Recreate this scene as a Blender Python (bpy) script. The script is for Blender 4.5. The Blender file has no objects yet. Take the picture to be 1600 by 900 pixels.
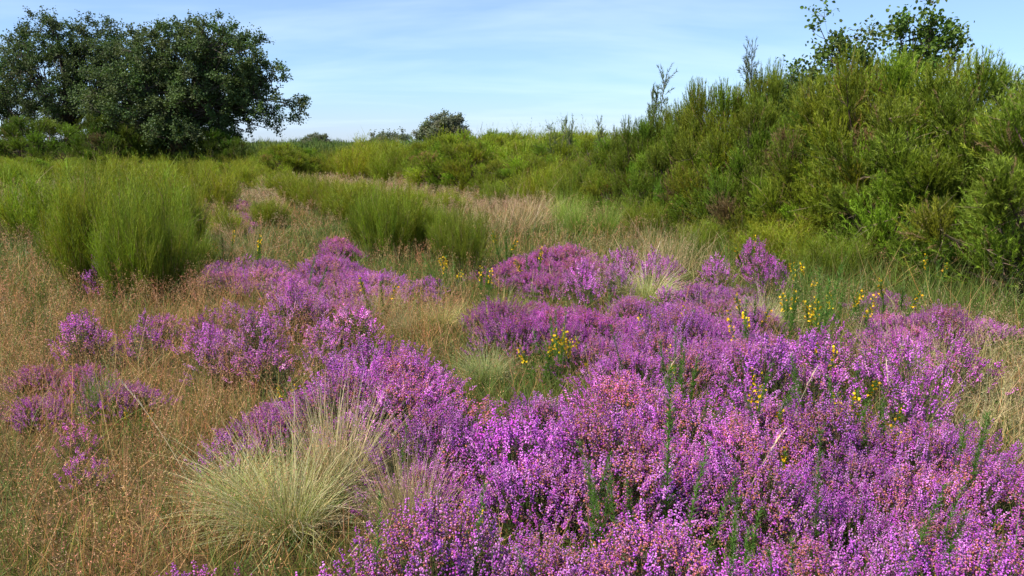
import bpy, math, random
import numpy as np
from mathutils import Vector
R_ = math.radians
rng = np.random.default_rng(11)
random.seed(5)
scene = bpy.context.scene
COL = scene.collection

# ------------------------------------------------------------------ camera, sky, sun, exposure
CAM_H = 1.40
FPX = 1312.0                      # focal length in pixels of a 1600 px wide picture
PITCH = math.atan((450 - 226) / FPX)
cam = bpy.data.cameras.new('camera')
cam.sensor_width = 36.0
cam.lens = 36.0 * FPX / 1600.0
cam.clip_end = 6000
cam.clip_start = 0.05
camo = bpy.data.objects.new('camera', cam)
COL.objects.link(camo)
camo.location = (0, 0, CAM_H)
camo.rotation_euler = (math.pi / 2 - PITCH, 0, 0)
scene.camera = camo

SUN_EL = R_(54)
SUN_AZ = R_(240)                  # compass bearing of the sun, clockwise from +Y (the view direction)
sun_dir = Vector((math.sin(SUN_AZ) * math.cos(SUN_EL), math.cos(SUN_AZ) * math.cos(SUN_EL), math.sin(SUN_EL)))
sl = bpy.data.lights.new('sun', 'SUN')
sl.energy = 4.8
sl.angle = R_(0.53)
sl.color = (1.0, 0.94, 0.84)
so = bpy.data.objects.new('sun', sl)
COL.objects.link(so)
so.location = (-40, -13, 55)
so.rotation_euler = (-sun_dir).to_track_quat('-Z', 'Y').to_euler()

world = bpy.data.worlds.new('World')
scene.world = world
world.use_nodes = True
wn, wl = world.node_tree.nodes, world.node_tree.links
wn.clear()
w_out = wn.new('ShaderNodeOutputWorld')
w_bg = wn.new('ShaderNodeBackground')
w_bg.inputs['Strength'].default_value = 0.10
sky = wn.new('ShaderNodeTexSky')
sky.sky_type = 'NISHITA'
sky.sun_disc = False
sky.sun_elevation = SUN_EL
sky.sun_rotation = SUN_AZ
sky.air_density = 1.0
sky.dust_density = 0.15
sky.ozone_density = 1.6
# thin cirrus: stretched noise on the sky's own direction vector
tc = wn.new('ShaderNodeTexCoord')
sep = wn.new('ShaderNodeSeparateXYZ')
wl.new(tc.outputs['Generated'], sep.inputs[0])
def wmath(op, a, b=None, clamp=False):
    n = wn.new('ShaderNodeMath'); n.operation = op; n.use_clamp = clamp
    for i, v in enumerate((a, b)):
        if v is None: continue
        if isinstance(v, (int, float)): n.inputs[i].default_value = v
        else: wl.new(v, n.inputs[i])
    return n.outputs[0]
zz = wmath('MAXIMUM', sep.outputs['Z'], 0.0)
zz = wmath('ADD', zz, 0.14)
cx = wmath('DIVIDE', sep.outputs['X'], zz)
cy = wmath('DIVIDE', sep.outputs['Y'], zz)
comb = wn.new('ShaderNodeCombineXYZ')
wl.new(cx, comb.inputs[0]); wl.new(cy, comb.inputs[1])
mp = wn.new('ShaderNodeMapping')
mp.inputs['Rotation'].default_value = (0, 0, R_(-14))
mp.inputs['Scale'].default_value = (0.42, 0.9, 1)
mp.inputs['Location'].default_value = (0.35, 0.2, 0)
wl.new(comb.outputs[0], mp.inputs[0])
nz = wn.new('ShaderNodeTexNoise')
nz.inputs['Scale'].default_value = 1.25
nz.inputs['Detail'].default_value = 4.5
nz.inputs['Roughness'].default_value = 0.58
nz.inputs['Distortion'].default_value = 0.35
wl.new(mp.outputs[0], nz.inputs['Vector'])
mr = wn.new('ShaderNodeMapRange')
mr.inputs['From Min'].default_value = 0.42
mr.inputs['From Max'].default_value = 0.80
mr.inputs['To Max'].default_value = 0.32
wl.new(nz.outputs['Fac'], mr.inputs['Value'])
hz_ = wn.new('ShaderNodeValToRGB')
he = hz_.color_ramp.elements
he[0].position = 0.0; he[0].color = (0.48, 0.62, 1.05, 1)
he[1].position = 0.32; he[1].color = (0.78, 0.82, 1.0, 1)
k1 = he.new(0.07); k1.color = (0.56, 0.70, 1.0, 1)
k2 = he.new(0.16); k2.color = (0.72, 0.78, 0.96, 1)
wl.new(sep.outputs['Z'], hz_.inputs[0])
tint = wn.new('ShaderNodeMix'); tint.data_type = 'RGBA'; tint.blend_type = 'MULTIPLY'; tint.inputs[0].default_value = 1
wl.new(sky.outputs[0], tint.inputs[6]); wl.new(hz_.outputs[0], tint.inputs[7])
w_mix = wn.new('ShaderNodeMix'); w_mix.data_type = 'RGBA'
wl.new(mr.outputs[0], w_mix.inputs[0])
wl.new(tint.outputs[2], w_mix.inputs[6])
w_mix.inputs[7].default_value = (6.6, 7.6, 8.9, 1)
wl.new(w_mix.outputs[2], w_bg.inputs['Color'])
wl.new(w_bg.outputs[0], w_out.inputs[0])

scene.view_settings.view_transform = 'Standard'
scene.view_settings.look = 'None'
scene.view_settings.gamma = 1
scene.view_settings.exposure = 0.90
scene.view_settings.use_curve_mapping = False
scene.cycles.use_denoising = True
try:
    scene.cycles.denoising_input_passes = 'RGB_ALBEDO_NORMAL'
    scene.cycles.denoising_prefilter = 'ACCURATE'
except Exception:
    pass
scene.cycles.max_bounces = 6
scene.cycles.diffuse_bounces = 3
scene.cycles.transmission_bounces = 3
scene.cycles.glossy_bounces = 2
scene.render.film_transparent = False

# ------------------------------------------------------------------ helpers
cP, sP = math.cos(PITCH), math.sin(PITCH)
def at(px, py, z=0.0):
    """the point at height z that is seen at (px, py) of the 1600 x 900 photograph"""
    dx = (px - 800) / FPX
    v = (450 - py) / FPX
    dy = cP + v * sP
    dz = -sP + v * cP
    t = (z - CAM_H) / dz
    return dx * t, dy * t
def to_px(x, y, z=0.0):
    vz = z - CAM_H
    dep = y * cP - vz * sP
    up = y * sP + vz * cP
    dep = np.where(dep < 0.05, 0.05, dep)
    return 800 + FPX * x / dep, 450 - FPX * up / dep
def top_z(py, dist):
    """height that reaches picture row py at the given distance along the view"""
    v = (450 - py) / FPX
    return CAM_H + dist * (-sP + v * cP) / (cP + v * sP)
def vnoise(x, y, s=1.0, seed=0):
    """smooth value noise in 0..1"""
    x = np.asarray(x, float) * s + seed * 17.13; y = np.asarray(y, float) * s - seed * 9.71
    xi = np.floor(x).astype(np.int64); yi = np.floor(y).astype(np.int64)
    fx = x - xi; fy = y - yi
    fx = fx * fx * (3 - 2 * fx); fy = fy * fy * (3 - 2 * fy)
    def h(a, b):
        n = (a * 374761393 + b * 668265263 + seed * 144665) & 0x7fffffff
        n = ((n ^ (n >> 13)) * 1274126177) & 0x7fffffff
        return ((n ^ (n >> 16)) & 0xffff) / 65535.0
    return (h(xi, yi) * (1 - fx) + h(xi + 1, yi) * fx) * (1 - fy) + (h(xi, yi + 1) * (1 - fx) + h(xi + 1, yi + 1) * fx) * fy
def fbm(x, y, s=1.0, seed=0):
    return 0.55 * vnoise(x, y, s, seed) + 0.3 * vnoise(x, y, s * 2.1, seed + 3) + 0.15 * vnoise(x, y, s * 4.3, seed + 7)
def gz(x, y):
    """ground height"""
    return 0.16 * (fbm(x, y, 0.22, 1) - 0.5) + 0.05 * (vnoise(x, y, 1.1, 2) - 0.5)
def unit(v):
    return v / np.maximum(np.linalg.norm(v, axis=-1, keepdims=True), 1e-9)
def rdir(n, r=rng):
    return unit(r.normal(size=(n, 3)))
def perp(D, r=rng):
    U = unit(np.cross(D, rdir(len(D), r)))
    return U, np.cross(D, U)
def jit(c, n, amt=0.15, r=rng):
    """n albedos around c: brightness and slight hue variation"""
    c = np.asarray(c, float)
    b = 1 + amt * r.normal(size=(n, 1)) * 0.8
    k = 1 + amt * 0.5 * r.normal(size=(n, 3))
    return np.clip(c * b * k, 0.002, 0.9)

class MB:
    """collects vertices, faces and albedo, then links them as ONE mesh object"""
    def __init__(s): s.v, s.f3, s.f4, s.c, s.n = [], [], [], [], 0
    def add(s, v, f, c):
        v = np.asarray(v, np.float32).reshape(-1, 3); f = np.asarray(f, np.int32)
        c = np.asarray(c, np.float32)
        if c.ndim == 1: c = np.broadcast_to(c, (len(v), 3))
        s.v.append(v); s.c.append(c)
        (s.f3 if f.shape[1] == 3 else s.f4).append(f + s.n)
        s.n += len(v)
    def mesh(s, name, smooth=False):
        V = np.concatenate(s.v); C = np.concatenate(s.c)
        F3 = np.concatenate(s.f3) if s.f3 else np.zeros((0, 3), np.int32)
        F4 = np.concatenate(s.f4) if s.f4 else np.zeros((0, 4), np.int32)
        m = bpy.data.meshes.new(name)
        m.vertices.add(len(V)); m.vertices.foreach_set('co', V.ravel())
        idx = np.concatenate([F3.ravel(), F4.ravel()]).astype(np.int32)
        m.loops.add(len(idx)); m.loops.foreach_set('vertex_index', idx)
        tot = np.concatenate([np.full(len(F3), 3), np.full(len(F4), 4)]).astype(np.int32)
        m.polygons.add(len(tot))
        st = np.concatenate([[0], np.cumsum(tot)[:-1]]).astype(np.int32)
        m.polygons.foreach_set('loop_start', st)
        try: m.polygons.foreach_set('loop_total', tot)
        except Exception: pass
        m.polygons.foreach_set('use_smooth', np.full(len(tot), smooth))
        a = m.color_attributes.new('albedo', 'FLOAT_COLOR', 'POINT')
        a.data.foreach_set('color', np.concatenate([C, np.ones((len(C), 1), np.float32)], 1).astype(np.float32).ravel())
        m.update(calc_edges=True); m.validate()
        return m
    def build(s, name, mat, parent=None, smooth=False):
        m = s.mesh(name, smooth); m.materials.append(mat)
        o = bpy.data.objects.new(name, m); COL.objects.link(o)
        if parent: o.parent = parent
        return o

def ribbons(mb, P, D, L, W, G, nseg, c0, c1, r=rng, taper=0.9):
    """flat tapering blades: from P along D, length L, bent by G*L*t^2"""
    n = len(P); L = np.broadcast_to(np.asarray(L, float), (n,)); W = np.broadcast_to(np.asarray(W, float), (n,))
    t = np.linspace(0, 1, nseg + 1)
    C = P[:, None] + D[:, None] * (L[:, None] * t)[..., None] + G[:, None] * (L[:, None] * t ** 2)[..., None]
    S, _ = perp(D, r)
    w = 0.5 * W[:, None] * (1 - taper * t ** 1.6)
    V = np.stack([C - S[:, None] * w[..., None], C + S[:, None] * w[..., None]], 2)   # n, seg+1, 2, 3
    k = (nseg + 1) * 2
    base = (np.arange(n) * k)[:, None] + (np.arange(nseg) * 2)[None]
    F = np.stack([base, base + 1, base + 3, base + 2], -1).reshape(-1, 4)
    c0 = np.broadcast_to(c0, (n, 3)); c1 = np.broadcast_to(c1, (n, 3))
    CC = c0[:, None] * (1 - t)[None, :, None] + c1[:, None] * t[None, :, None]
    CC = np.repeat(CC[:, :, None], 2, 2)
    mb.add(V.reshape(-1, 3), F, CC.reshape(-1, 3))
    return C[:, -1]
def needles(mb, P, D, L, W, c, r=rng):
    """one narrow triangle per needle"""
    n = len(P); L = np.broadcast_to(np.asarray(L, float), (n,)); W = np.broadcast_to(np.asarray(W, float), (n,))
    S, _ = perp(D, r)
    V = np.stack([P - S * W[:, None] / 2, P + S * W[:, None] / 2, P + D * L[:, None]], 1)
    F = np.arange(n * 3).reshape(n, 3)
    mb.add(V.reshape(-1, 3), F, np.repeat(np.broadcast_to(c, (n, 3)), 3, 0))
LEAF = np.array([(0, 0, 0), (0.42, 0.3, 0.10), (0.34, 0.72, 0.06), (0, 1, -0.08), (-0.34, 0.72, 0.06), (-0.42, 0.3, 0.10)])
LEAF_F = np.array([(0, 1, 2, 3), (0, 3, 4, 5)])
def stamp(mb, T, TF, P, Y, size, c, r=rng, Z=None):
    """copies of the template T at P, its y axis along Y"""
    n = len(P); size = np.broadcast_to(np.asarray(size, float), (n,))
    Y = unit(Y)
    X, Zr = perp(Y, r)
    if Z is not None:
        X = unit(np.cross(Y, Z)); Zr = np.cross(X, Y)
    V = P[:, None] + size[:, None, None] * (T[None, :, 0:1] * X[:, None] + T[None, :, 1:2] * Y[:, None] + T[None, :, 2:3] * Zr[:, None])
    F = (np.arange(n) * len(T))[:, None, None] + TF[None]
    c = np.broadcast_to(c, (n, 3))
    mb.add(V.reshape(-1, 3), F.reshape(-1, TF.shape[1]), np.repeat(c, len(T), 0))
def bell_template(s=5):
    ring = [(0.16, 0.0), (0.46, 0.38), (0.24, 1.0)]
    T = [(rr * math.cos(2 * math.pi * k / s), y, rr * math.sin(2 * math.pi * k / s)) for rr, y in ring for k in range(s)]
    F = [(j * s + k, j * s + (k + 1) % s, (j + 1) * s + (k + 1) % s, (j + 1) * s + k) for j in range(2) for k in range(s)]
    return np.array(T), np.array(F)
BELL, BELL_F = bell_template()
def tube(mb, pts, rad, c, sides=6):
    pts = np.asarray(pts, float); n = len(pts)
    d = unit(np.gradient(pts, axis=0))
    ref = np.array([0.31, 0.87, 0.12]); U = unit(np.cross(d, ref)); Vv = np.cross(d, U)
    a = np.arange(sides) * 2 * math.pi / sides
    V = pts[:, None] + np.asarray(rad)[:, None, None] * (np.cos(a)[None, :, None] * U[:, None] + np.sin(a)[None, :, None] * Vv[:, None])
    i = (np.arange(n - 1) * sides)[:, None]; k = np.arange(sides)[None]; k2 = (k + 1) % sides
    F = np.stack([i + k, i + k2, i + sides + k2, i + sides + k], -1).reshape(-1, 4)
    mb.add(V.reshape(-1, 3), F, np.asarray(c, float))
def curve(a, b, r, wob=0.12, sag=0.15, n=7):
    a = np.asarray(a, float); b = np.asarray(b, float); t = np.linspace(0, 1, n)[:, None]
    L = np.linalg.norm(b - a)
    mid = (a + b) / 2 + np.array([0, 0, sag * L]) + r.normal(size=3) * wob * L
    p = (1 - t) ** 2 * a + 2 * t * (1 - t) * mid + t * t * b
    p[1:-1] += r.normal(size=(n - 2, 3)) * wob * L * 0.12
    return p

# ------------------------------------------------------------------ materials
def plant_mat(name, rough=0.6, spec=0.25, trans=0.3, tmul=(1.2, 1.25, 0.8), bump=False):
    m = bpy.data.materials.new(name); m.use_nodes = True
    n, l = m.node_tree.nodes, m.node_tree.links
    n.clear()
    out = n.new('ShaderNodeOutputMaterial')
    at_ = n.new('ShaderNodeAttribute'); at_.attribute_name = 'albedo'
    oi = n.new('ShaderNodeObjectInfo')
    mul = n.new('ShaderNodeMix'); mul.data_type = 'RGBA'; mul.blend_type = 'MULTIPLY'; mul.inputs[0].default_value = 1
    l.new(at_.outputs['Color'], mul.inputs[6]); l.new(oi.outputs['Color'], mul.inputs[7])
    hs = n.new('ShaderNodeHueSaturation')
    mr_ = n.new('ShaderNodeMapRange'); mr_.inputs['To Min'].default_value = 0.85; mr_.inputs['To Max'].default_value = 1.18
    l.new(oi.outputs['Random'], mr_.inputs['Value']); l.new(mr_.outputs[0], hs.inputs['Value'])
    l.new(mul.outputs[2], hs.inputs['Color'])
    bs = n.new('ShaderNodeBsdfPrincipled')
    bs.inputs['Roughness'].default_value = rough
    bs.inputs['Specular IOR Level'].default_value = spec
    l.new(hs.outputs[0], bs.inputs['Base Color'])
    if trans > 0:
        tr = n.new('ShaderNodeBsdfTranslucent')
        m2 = n.new('ShaderNodeMix'); m2.data_type = 'RGBA'; m2.blend_type = 'MULTIPLY'; m2.inputs[0].default_value = 1
        l.new(hs.outputs[0], m2.inputs[6]); m2.inputs[7].default_value = (*tmul, 1)
        l.new(m2.outputs[2], tr.inputs[0])
        mx = n.new('ShaderNodeMixShader'); mx.inputs[0].default_value = trans
        l.new(bs.outputs[0], mx.inputs[1]); l.new(tr.outputs[0], mx.inputs[2]); l.new(mx.outputs[0], out.inputs[0])
    else:
        l.new(bs.outputs[0], out.inputs[0])
    return m
M_petal = plant_mat('heather_petals', 0.65, 0.2, 0.35, (1.3, 1.05, 1.08))
M_green = plant_mat('green_foliage', 0.55, 0.25, 0.35)
M_oakleaf = plant_mat('oak_leaves', 0.6, 0.22, 0.3)
M_grass = plant_mat('grass_blades', 0.5, 0.3, 0.3, (1.1, 1.1, 0.9))
M_yellow = plant_mat('yellow_petals', 0.5, 0.2, 0.35, (1.1, 1.0, 0.6))
M_bark = plant_mat('bark', 0.9, 0.15, 0.0)

def ground_mat():
    m = bpy.data.materials.new('heath_soil'); m.use_nodes = True
    n, l = m.node_tree.nodes, m.node_tree.links
    bs = n['Principled BSDF']; bs.inputs['Roughness'].default_value = 0.95
    bs.inputs['Specular IOR Level'].default_value = 0.1
    g = n.new('ShaderNodeNewGeometry')
    n1 = n.new('ShaderNodeTexNoise'); n1.inputs['Scale'].default_value = 0.9; n1.inputs['Detail'].default_value = 8
    n2 = n.new('ShaderNodeTexNoise'); n2.inputs['Scale'].default_value = 22; n2.inputs['Detail'].default_value = 6; n2.inputs['Roughness'].default_value = 0.7
    for q in (n1, n2): l.new(g.outputs['Position'], q.inputs['Vector'])
    r1 = n.new('ShaderNodeValToRGB')
    e = r1.color_ramp.elements
    e[0].position = 0.35; e[0].color = (0.050, 0.055, 0.016, 1)
    e[1].position = 0.68; e[1].color = (0.15, 0.10, 0.045, 1)
    l.new(n1.outputs['Fac'], r1.inputs[0])
    r2 = n.new('ShaderNodeValToRGB')
    e = r2.color_ramp.elements
    e[0].position = 0.3; e[0].color = (0.45, 0.42, 0.38, 1)
    e[1].position = 0.7; e[1].color = (1.25, 1.2, 1.1, 1)
    l.new(n2.outputs['Fac'], r2.inputs[0])
    mu = n.new('ShaderNodeMix'); mu.data_type = 'RGBA'; mu.blend_type = 'MULTIPLY'; mu.inputs[0].default_value = 1
    l.new(r1.outputs[0], mu.inputs[6]); l.new(r2.outputs[0], mu.inputs[7]); l.new(mu.outputs[2], bs.inputs['Base Color'])
    bp = n.new('ShaderNodeBump'); bp.inputs['Strength'].default_value = 0.9; bp.inputs['Distance'].default_value = 0.03
    l.new(n2.outputs['Fac'], bp.inputs['Height']); l.new(bp.outputs[0], bs.inputs['Normal'])
    return m
M_ground = ground_mat()

# ------------------------------------------------------------------ tagging, copying
def tag(o, label=None, cat=None, group=None, kind=None):
    if label: o['label'] = label
    if cat: o['category'] = cat
    if group: o['group'] = group
    if kind: o['kind'] = kind
    return o
PARK = []
def proto(name, parts):
    """a thing built once: Empty + its part meshes; placed later (the first use moves this one)"""
    e = bpy.data.objects.new(name, None); e.empty_display_size = 0.1
    COL.objects.link(e)
    for p in parts: p.parent = e
    zs = []; rs = []
    for p in parts:
        co = np.empty(len(p.data.vertices) * 3, np.float32); p.data.vertices.foreach_get('co', co); co = co.reshape(-1, 3)
        zs.append(np.percentile(co[:, 2], 97.5)); rs.append(np.percentile(np.hypot(co[:, 0], co[:, 1]), 93))
    d = {'root': e, 'parts': parts, 'used': False, 'H': float(max(zs)), 'R': float(max(rs))}
    PARK.append(d)
    return d
def place(pr, x, y, rz, sc, label, cat, group=None, color=None, tilt=(0, 0), dz=0.0):
    if not pr['used']:
        e = pr['root']; parts = pr['parts']; pr['used'] = True
    else:
        e = pr['root'].copy(); COL.objects.link(e)
        parts = []
        for p in pr['parts']:
            q = p.copy(); COL.objects.link(q); q.parent = e; parts.append(q)
    for k in ('group',):
        if k in e: del e[k]
    e.location = (x, y, float(gz(x, y)) + dz)
    e.rotation_euler = (tilt[0], tilt[1], rz)
    e.scale = sc if isinstance(sc, tuple) else (sc, sc, sc)
    tag(e, label, cat, group)
    if color is not None:
        for q in parts:
            c = color.get(q.name.split('.')[0]) if isinstance(color, dict) else color
            if c is not None: q.color = (*c, 1)
    return e

# ------------------------------------------------------------------ ground: one sheet, fine near the camera, reaching the horizon
def axis(lim, fine, n):
    a = np.linspace(-1, 1, n)
    return np.sign(a) * (fine * np.abs(a) + (lim - fine) * np.abs(a) ** 6)
gx = axis(2500, 28, 221); gy = axis(2500, 28, 221)
X, Y = np.meshgrid(gx, gy)
Zg = gz(X, Y) * np.clip(1.6 - np.hypot(X, Y) / 60, 0, 1)
nx = len(gx)
ii, jj = np.meshgrid(np.arange(nx - 1), np.arange(len(gy) - 1))
b = (jj * nx + ii).ravel()
mb = MB(); mb.add(np.stack([X, Y, Zg], -1).reshape(-1, 3), np.stack([b, b + 1, b + nx + 1, b + nx], -1), (0.1, 0.08, 0.04))
g_ = mb.build('ground', M_ground, smooth=True); tag(g_, kind='structure', label='olive brown heath soil under the grass and heather')

# ------------------------------------------------------------------ bell heather
def heather_parts(seed, R=0.38, H=0.42, nst=330, lean=0.0, spent=0.2, bell=0.0070, sparse=False):
    r = np.random.default_rng(seed)
    ph = r.uniform(0, 2 * math.pi, nst); u = np.sqrt(r.uniform(0, 1, nst))
    lob = 1 + 0.26 * np.sin(3 * ph + seed) + 0.18 * np.sin(5 * ph + 2 * seed) + 0.14 * r.normal(size=nst)
    rr = R * u * lob
    x, y = rr * np.cos(ph), rr * np.sin(ph)
    hz = H * (1 - 0.62 * u ** 2.2) * (0.74 + 0.36 * vnoise(x, y, 9.0, seed)) * (1 + 0.07 * r.normal(size=nst))
    tip = np.stack([x, y, hz], 1)
    out = np.stack([x, y, 0 * x], 1) / R
    s = unit(np.array([0, 0, 1.0]) + out * 0.8 + 0.20 * r.normal(size=(nst, 3)) + np.array([lean, 0, 0]))
    L = r.uniform(0.05, 0.11, nst) * (0.8 if sparse else 1)
    base = np.stack([x * 0.25, y * 0.25, np.full(nst, -0.03)], 1)
    # stems
    sm = MB()
    low = tip - s * L[:, None]
    d = low - base; dl = np.linalg.norm(d, axis=1)
    ribbons(sm, base, d / dl[:, None], dl, 0.0035, np.zeros((nst, 3)), 1, jit((0.12, 0.075, 0.05), nst, 0.2, r), jit((0.13, 0.09, 0.045), nst, 0.2, r), r, 0.3)
    ribbons(sm, low, s, L, 0.002, np.zeros((nst, 3)), 1, jit((0.10, 0.09, 0.03), nst, 0.2, r), jit((0.10, 0.12, 0.03), nst, 0.2, r), r, 0.5)
    # leaves
    fm = MB()
    k = 34
    i = np.repeat(np.arange(nst), k); t = r.uniform(0.0, 1.0, nst * k) ** 0.7
    p = base[i] + (low - base)[i] * (0.30 + 0.72 * t)[:, None] + r.normal(size=(nst * k, 3)) * 0.008
    dd = unit(s[i] + rdir(nst * k, r) * 0.9)
    needles(fm, p, dd, r.uniform(0.010, 0.022, nst * k), 0.0032, jit((0.055, 0.088, 0.022), nst * k, 0.3, r), r)
    k = 8
    i = np.repeat(np.arange(nst), k); t = r.uniform(0, 1, nst * k)
    p = low[i] + s[i] * (L[i] * t)[:, None]
    needles(fm, p, unit(s[i] * 0.6 + rdir(nst * k, r)), 0.010, 0.003, jit((0.07, 0.11, 0.025), nst * k, 0.3, r), r)
    # bells
    bm = MB()
    nb = (L / 0.0029).astype(int)
    i = np.repeat(np.arange(nst), nb)
    n = len(i)
    t = r.uniform(0, 1, n)
    t = (np.floor(t * L[i] / 0.0095) + 0.5 + r.normal(size=n) * 0.2) * 0.0095 / L[i]     # in whorls
    U, V = perp(s[i], r)
    rad = 0.0030 + 0.0030 * np.clip(1 - t, 0, 1)
    p = low[i] + s[i] * (L[i] * t)[:, None] + U * rad[:, None]
    ax = unit(U + np.array([0, 0, -0.15]) + s[i] * 0.15 + 0.25 * r.normal(size=(n, 3)))
    # colour: each spike has its own age; old spikes carry rust and pink bells
    pal = np.array([(0.54, 0.160, 0.57), (0.46, 0.12, 0.54), (0.62, 0.26, 0.63), (0.42, 0.08, 0.41)])
    sp = pal[r.integers(0, 4, nst)] * (1 + 0.18 * r.normal(size=(nst, 1)))
    c = np.clip(sp[i] * (1 + 0.28 * r.normal(size=(n, 1))), 0.01, 0.85)
    patch = vnoise(x, y, 6.0, seed + 5)
    age = np.clip((patch - 0.60) * 3.0 + spent * 0.95 + 0.22 * r.normal(size=nst), 0, 0.85)
    old = r.uniform(0, 1, n) < age[i] * (0.35 + 0.9 * (1 - np.clip(t, 0, 1)))
    oc = np.array([(0.54, 0.22, 0.13), (0.55, 0.20, 0.30), (0.42, 0.17, 0.08), (0.56, 0.22, 0.42)])[r.integers(0, 4, n)]
    c = np.where(old[:, None], oc * (1 + 0.15 * r.normal(size=(n, 1))), c)
    stamp(bm, BELL, BELL_F, p, ax, bell * r.uniform(0.75, 1.1, n) * (1.1 - 0.35 * np.clip(t, 0, 1)), np.clip(c, 0.01, 0.9), r)
    a = sm.build('stem', M_bark); b_ = fm.build('foliage', M_green); c_ = bm.build('flower_spike', M_petal)
    c_['kind'] = 'stuff'
    return [a, b_, c_]
HE = [proto('bell_heather', heather_parts(100 + i, R=R, H=H, nst=n, spent=sp)) for i, (R, H, n, sp) in enumerate(
    [(0.36, 0.35, 360, 0.08), (0.40, 0.38, 400, 0.22), (0.34, 0.32, 300, 0.36), (0.42, 0.36, 400, 0.10), (0.36, 0.38, 340, 0.20)])]
HS = [proto('bell_heather', heather_parts(200 + i, R=0.20, H=0.36, nst=n, spent=0.15, sparse=True)) for i, n in enumerate((56, 80, 100))]

# drifts: centre px, row, half sizes, spacing, sparse?, scale, petal tint, label, group
VIO, MAG, DEEP, PALE = (1.05, 1.05, 1.05), (1.04, 0.90, 0.95), (0.88, 0.68, 0.80), (1.22, 1.4, 1.15)
DRIFTS = [
 (935, 640, 250, 88, .27, 0, 0.98, VIO, 'bell heather clump in the broad dome of purple and rusty flowers at centre', 'heather of the central dome'),
 (1310, 690, 330, 92, .29, 0, 0.78, VIO, 'violet bell heather clump in the dense drift between centre and lower right', 'heather of the right foreground drift'),
 (1000, 858, 450, 66, .27, 0, 0.78, VIO, 'violet bell heather clump in the dense strip along the bottom edge', 'heather of the bottom strip'),
 (1480, 830, 200, 95, .29, 0, 0.80, VIO, 'violet bell heather clump in the thick mass filling the bottom right corner', 'heather of the bottom right corner'),
 (600, 565, 125, 52, .26, 0, 0.94, VIO, 'lilac bell heather clump in the mound just left of centre', 'heather of the mound left of centre'),
 (655, 690, 120, 66, .27, 0, 0.72, VIO, 'lilac bell heather clump right behind the big pale grass tussock', 'heather behind the pale tussock'),
 (440, 640, 120, 26, .28, 0, 0.5, VIO, 'low violet bell heather clump beyond the big pale grass tussock', 'low heather beyond the pale tussock'),
 (1080, 522, 180, 42, .30, 0, 0.72, VIO, 'violet bell heather clump in the drift beyond the central dome', 'heather beyond the central dome'),
 (1080, 455, 150, 45, .34, 0, 0.72, VIO, 'violet bell heather clump in the drift around the small middle tussock', 'heather around the middle tussock'),
 (855, 465, 115, 32, .30, 0, 0.78, DEEP, 'deep magenta bell heather clump in the dark band beyond the yellow gorse', 'deep magenta heather band'),
 (850, 388, 92, 24, .34, 0, 0.84, MAG, 'magenta bell heather clump in the patch right of the round green broom', 'magenta heather patch by the round broom'),
 (1010, 412, 120, 26, .42, 1, 1.0, PALE, 'pale sparse heather sprig mixed with straw grasses beyond the middle tussock', 'pale heather among straw grass'),
 (520, 412, 112, 36, .32, 0, 0.84, VIO, 'bright violet bell heather clump in the patch left of the brooms', 'bright violet patch left of the brooms'),
 (375, 396, 70, 20, .36, 0, 0.78, VIO, 'violet bell heather clump at the left end of the middle patch', 'left end of the middle heather patch'),
 (525, 372, 42, 14, .42, 0, 0.7, MAG, 'magenta bell heather clump at the foot of the row of brooms', 'heather at the foot of the brooms'),
 (675, 418, 30, 18, .36, 0, 0.7, VIO, 'violet bell heather clump between the two darkest brooms', 'heather between the brooms'),
 (1460, 478, 130, 24, .34, 0, 0.72, MAG, 'magenta bell heather clump in the bright patch before the tree heath thicket', 'bright patch before the thicket'),
 (1395, 440, 60, 14, .4, 0, 0.7, DEEP, 'dark bell heather clump close under the tree heath thicket', 'dark heather under the thicket'),
 (165, 590, 78, 36, .34, 0, 0.50, MAG, 'magenta bell heather clump near the left edge among dry grass', 'heather near the left edge'),
 (50, 580, 60, 40, .45, 0, 0.52, MAG, 'magenta bell heather clump at the far left edge among dry grass', 'heather at the far left edge'),
 (145, 490, 26, 22, .42, 1, 1.0, VIO, 'small violet heather sprig left of the nearest left broom', 'sprigs left of the left broom'),
 (150, 385, 26, 26, .6, 1, 1.1, VIO, 'small violet heather sprig behind the nearest left broom', 'sprigs behind the left broom'),
 (265, 495, 80, 18, .38, 1, 0.8, MAG, 'small magenta heather sprig at the foot of the nearest left broom', 'sprigs at the foot of the left broom'),
 (425, 490, 130, 46, .36, 1, 0.95, PALE, 'faded pink heather sprig in the dry meadow of the left middle', 'faded sprigs in the left meadow'),
 (378, 322, 20, 22, .9, 0, 0.6, MAG, 'distant purple heather clump in the gap between green brooms', 'distant heather between brooms'),
 (1160, 400, 60, 20, .5, 1, 1.1, MAG, 'magenta heather sprig on the grassy strip before the thicket', 'sprigs before the thicket'),
 (1290, 575, 150, 46, .32, 1, 1.15, VIO, 'loose violet heather sprig among gorse and grass at right', 'loose sprigs at right'),
 (1380, 530, 130, 34, .34, 1, 1.05, MAG, 'loose pinkish heather sprig on the dry slope at right', 'loose pink sprigs on the right slope'),
 (1340, 620, 90, 26, .40, 0, 0.8, VIO, 'small violet heather clump behind the yellow gorse at right', 'small clumps behind the right gorse'),
 (140, 700, 34, 40, .45, 1, 0.5, MAG, 'small magenta heather sprig in the dry grass at lower left', 'sprigs at lower left'),
 (330, 860, 80, 40, .45, 1, 0.8, MAG, 'small purple heather sprig in front of the big pale tussock', 'sprigs before the pale tussock'),
 (510, 870, 70, 30, .30, 1, 1.15, VIO, 'upright violet heather sprig at the bottom left of the flowers', 'upright sprigs at the bottom'),
 (350, 690, 50, 25, .38, 1, 0.6, VIO, 'small violet heather sprig left of the big pale tussock', 'sprigs left of the pale tussock'),
]
heather_xy = []
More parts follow.
